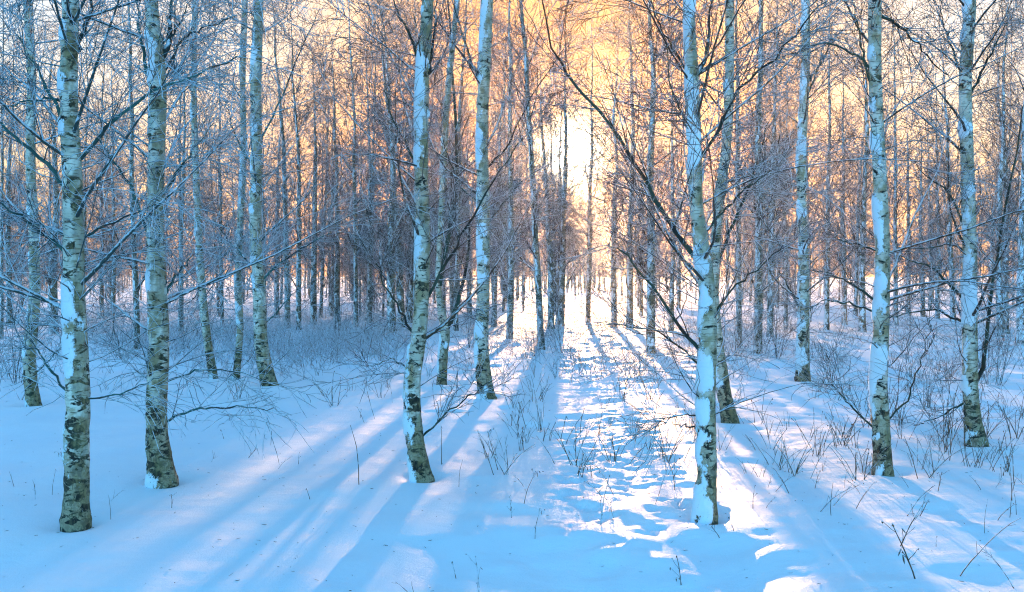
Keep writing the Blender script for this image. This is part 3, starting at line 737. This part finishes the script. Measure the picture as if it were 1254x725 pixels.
# ------------------------------------------------------------------ single stalks in the snow
def stalk_mesh(seed, h, lean, nside, seeds_, stems=1):
    rng = np.random.default_rng(seed); k = 10; n = stems
    P = np.zeros((n, k, 3)); P[:, 0, 2] = -0.08; P[:, 0, :2] = rng.normal(size=(n, 2)) * 0.05 * (n > 1)
    az = rng.uniform(0, 6.28, n); ln = lean * rng.uniform(0.6, 1.2, n); H = h * rng.uniform(0.6, 1.0, n)
    d = np.stack([np.cos(az) * ln, np.sin(az) * ln * 0.6, np.ones(n)], 1); d /= np.linalg.norm(d, axis=1, keepdims=True)
    bend = np.stack([np.cos(az), np.sin(az), az * 0], 1) * (0.14 * ln)[:, None] + rng.normal(size=(n, 3)) * 0.02
    for j in range(1, k):
        d = d + bend + rng.normal(size=(n, 3)) * 0.05; d /= np.linalg.norm(d, axis=1, keepdims=True); P[:, j] = P[:, j - 1] + d * (H / (k - 1))[:, None]
    Rr = np.tile(np.linspace(0.0038, 0.0018, k)[None], (n, 1))
    b = Batch(); b.add(P, Rr, 5)
    ends = P[:, -1]
    if nside:
        P2, R2 = grow(P, Rr, nside, 0.35, 0.98, 0.3, 0.85, 0.1 * h, 0.4 * h, 5, 0.1, 0.03, 0.7, 0.0014, rng); b.add(P2, R2, 3); ends = np.concatenate([ends, P2[:, -1]])
    if seeds_:
        n = len(ends); kk = 5; hh = rng.uniform(0.010, 0.022, n)
        dr = rng.normal(size=(n, 3)) * 0.3; dr[:, 2] -= 0.6
        S_ = ends[:, None] + dr[:, None] * np.linspace(0, 1, kk)[None, :, None] * hh[:, None, None] * 1.5
        b.add(S_, np.array([[0.001, 0.0032, 0.0042, 0.003, 0.0006]]) * rng.uniform(0.6, 1.1, (n, 1)), 6)
    return b.mesh('dry_stalk', [M_STALK])
STALK = [stalk_mesh(400 + i, 0.3 + 0.07 * (i % 6), 0.15 + 0.13 * (i % 5), (0, 2, 4, 6, 3)[i % 5], i % 2 == 0) for i in range(14)]
TUFT = [stalk_mesh(450 + i, 0.38 + 0.06 * (i % 5), 0.2 + 0.1 * (i % 4), (1, 2, 3)[i % 3], i % 3 == 0, 4 + i % 5) for i in range(12)]
NAMED = [(655, 655, 0.55, 2, 'lone straight stalk right of centre in the front snow'), (440, 598, 1.0, 5, 'lone dark stalk in the streaky snow left of the leaning birch'),
         (612, 575, 1.0, 2, 'dark stalks close together on the snow right of the leaning birch'), (135, 630, 0.5, 10, 'short upright stalk beside the foot of the leftmost thick birch'),
         (885, 655, 0.8, 7, 'stalk with a seed head right in front of the snow-coated birch'), (1125, 705, 1.35, 8, 'tallest branching weed at the lower right with hanging seed heads'),
         (1095, 670, 1.1, 13, 'branched weed left of the tallest one at the lower right'), (592, 720, 0.9, 4, 'arched twig poking out of the snow at the bottom centre'),
         (525, 722, 0.7, 9, 'curved twig at the bottom edge left of centre'), (735, 645, 1.2, 4, 'long arched twig across the front of the footprints'),
         (1248, 715, 0.8, 3, 'bent weed at the lower right corner'), (560, 690, 0.7, 14, 'fallen slanting twig near the bottom left of centre')]
allst = []
for px, py, s, m, lab in NAMED:
    x, y = ground_at(px, py); o = link('dry_stalk', STALK[m % 14], None, (x, y, gz(x, y))); o.scale = (s, s, s); o.rotation_euler = (0, 0, px * 0.7)
    tag(o, lab, 'stalk', 'dry stalks poking out of the snow')
rs = random.Random(13); n = 0
def dens(px, py):
    if py > 445 and px > 900 and py < 640: return 0.75
    if py > 640: return 0.08 if px > 620 else 0.02
    if 600 < px < 880: return 0.55
    if px <= 600: return 0.30 if py < 500 else 0.07
    return 0.5
while n < 262:
    px, py = rs.uniform(-10, 1264), 438 + 270 * rs.random() ** 1.25
    if rs.random() > dens(px, py): continue
    x, y = ground_at(px, py)
    near = py > 590 or (px < 600 and py > 500)
    o = link('dry_stalk', STALK[rs.randrange(14)] if near else TUFT[rs.randrange(12)], None, (x, y, gz(x, y))); s = rs.uniform(0.4, 0.95) if near else rs.uniform(0.45, 1.1); o.scale = (s, s, s); o.rotation_euler = (0, 0, rs.uniform(0, 6.28))
    reg = 'footprint-dotted trail snow' if 640 < px < 860 else ('snow right of the snow-coated birch' if px >= 860 else 'snow left of the trail')
    tag(o, ('thin frosted dry weed stem on the ' if near else 'tuft of thin frosted dry weed stems on the ') + reg, 'stalk', 'scattered weed stems'); n += 1

def litter():
    rng = np.random.default_rng(21); n = 420
    px = rng.uniform(-10, 1264, n); py = rng.uniform(450, 724, n)
    xy = np.array([ground_at(a, b_) for a, b_ in zip(px, py)]); z = ground_h(xy[:, 0], xy[:, 1])
    k = 4; P = np.zeros((n, k, 3)); az = rng.uniform(0, 6.28, n); L = rng.uniform(0.006, 0.05, n) * rng.uniform(0.3, 1, n)
    d = np.stack([np.cos(az), np.sin(az), rng.uniform(0, 0.25, n)], 1)
    for j in range(k): P[:, j] = np.stack([xy[:, 0], xy[:, 1], z + 0.003], 1) + d * (L * j / (k - 1))[:, None] + rng.normal(size=(n, 3)) * 0.001
    b = Batch(); b.add(P, np.array([[0.0008, 0.0020, 0.0018, 0.0006]]) * rng.uniform(0.6, 1.4, (n, 1)), 4)
    tag(link('fallen_bits', b.mesh('fallen_bits', [M_STALK])), 'tiny birch seeds and twig scraps scattered on the snow', 'litter', kind='stuff')
litter()

# ------------------------------------------------------------------ haze
def haze():
    X, Y0, Y1, Z0, Z1 = 230.0, -40.0, 260.0, -2.0, 15.5
    V = np.array([(sx, y, z) for z in (Z0, Z1) for y in (Y0, Y1) for sx in (-X, X)], float)
    Q = np.array([(0, 2, 3, 1), (4, 5, 7, 6), (0, 1, 5, 4), (2, 6, 7, 3), (0, 4, 6, 2), (1, 3, 7, 5)])
    m = Mat('morning_haze'); pv = m.node('ShaderNodeVolumePrincipled'); pv.inputs['Color'].default_value = (0.95, 0.96, 1.0, 1)
    pv.inputs['Density'].default_value = HAZE; pv.inputs['Anisotropy'].default_value = 0.78
    m.l.new(pv.outputs[0], m.out.inputs['Volume'])
    me = mesh_from('haze', V, Q, [m.m]); o = link('haze', me); tag(o, 'thin cold haze glowing around the low sun', 'haze', kind='stuff')
haze()
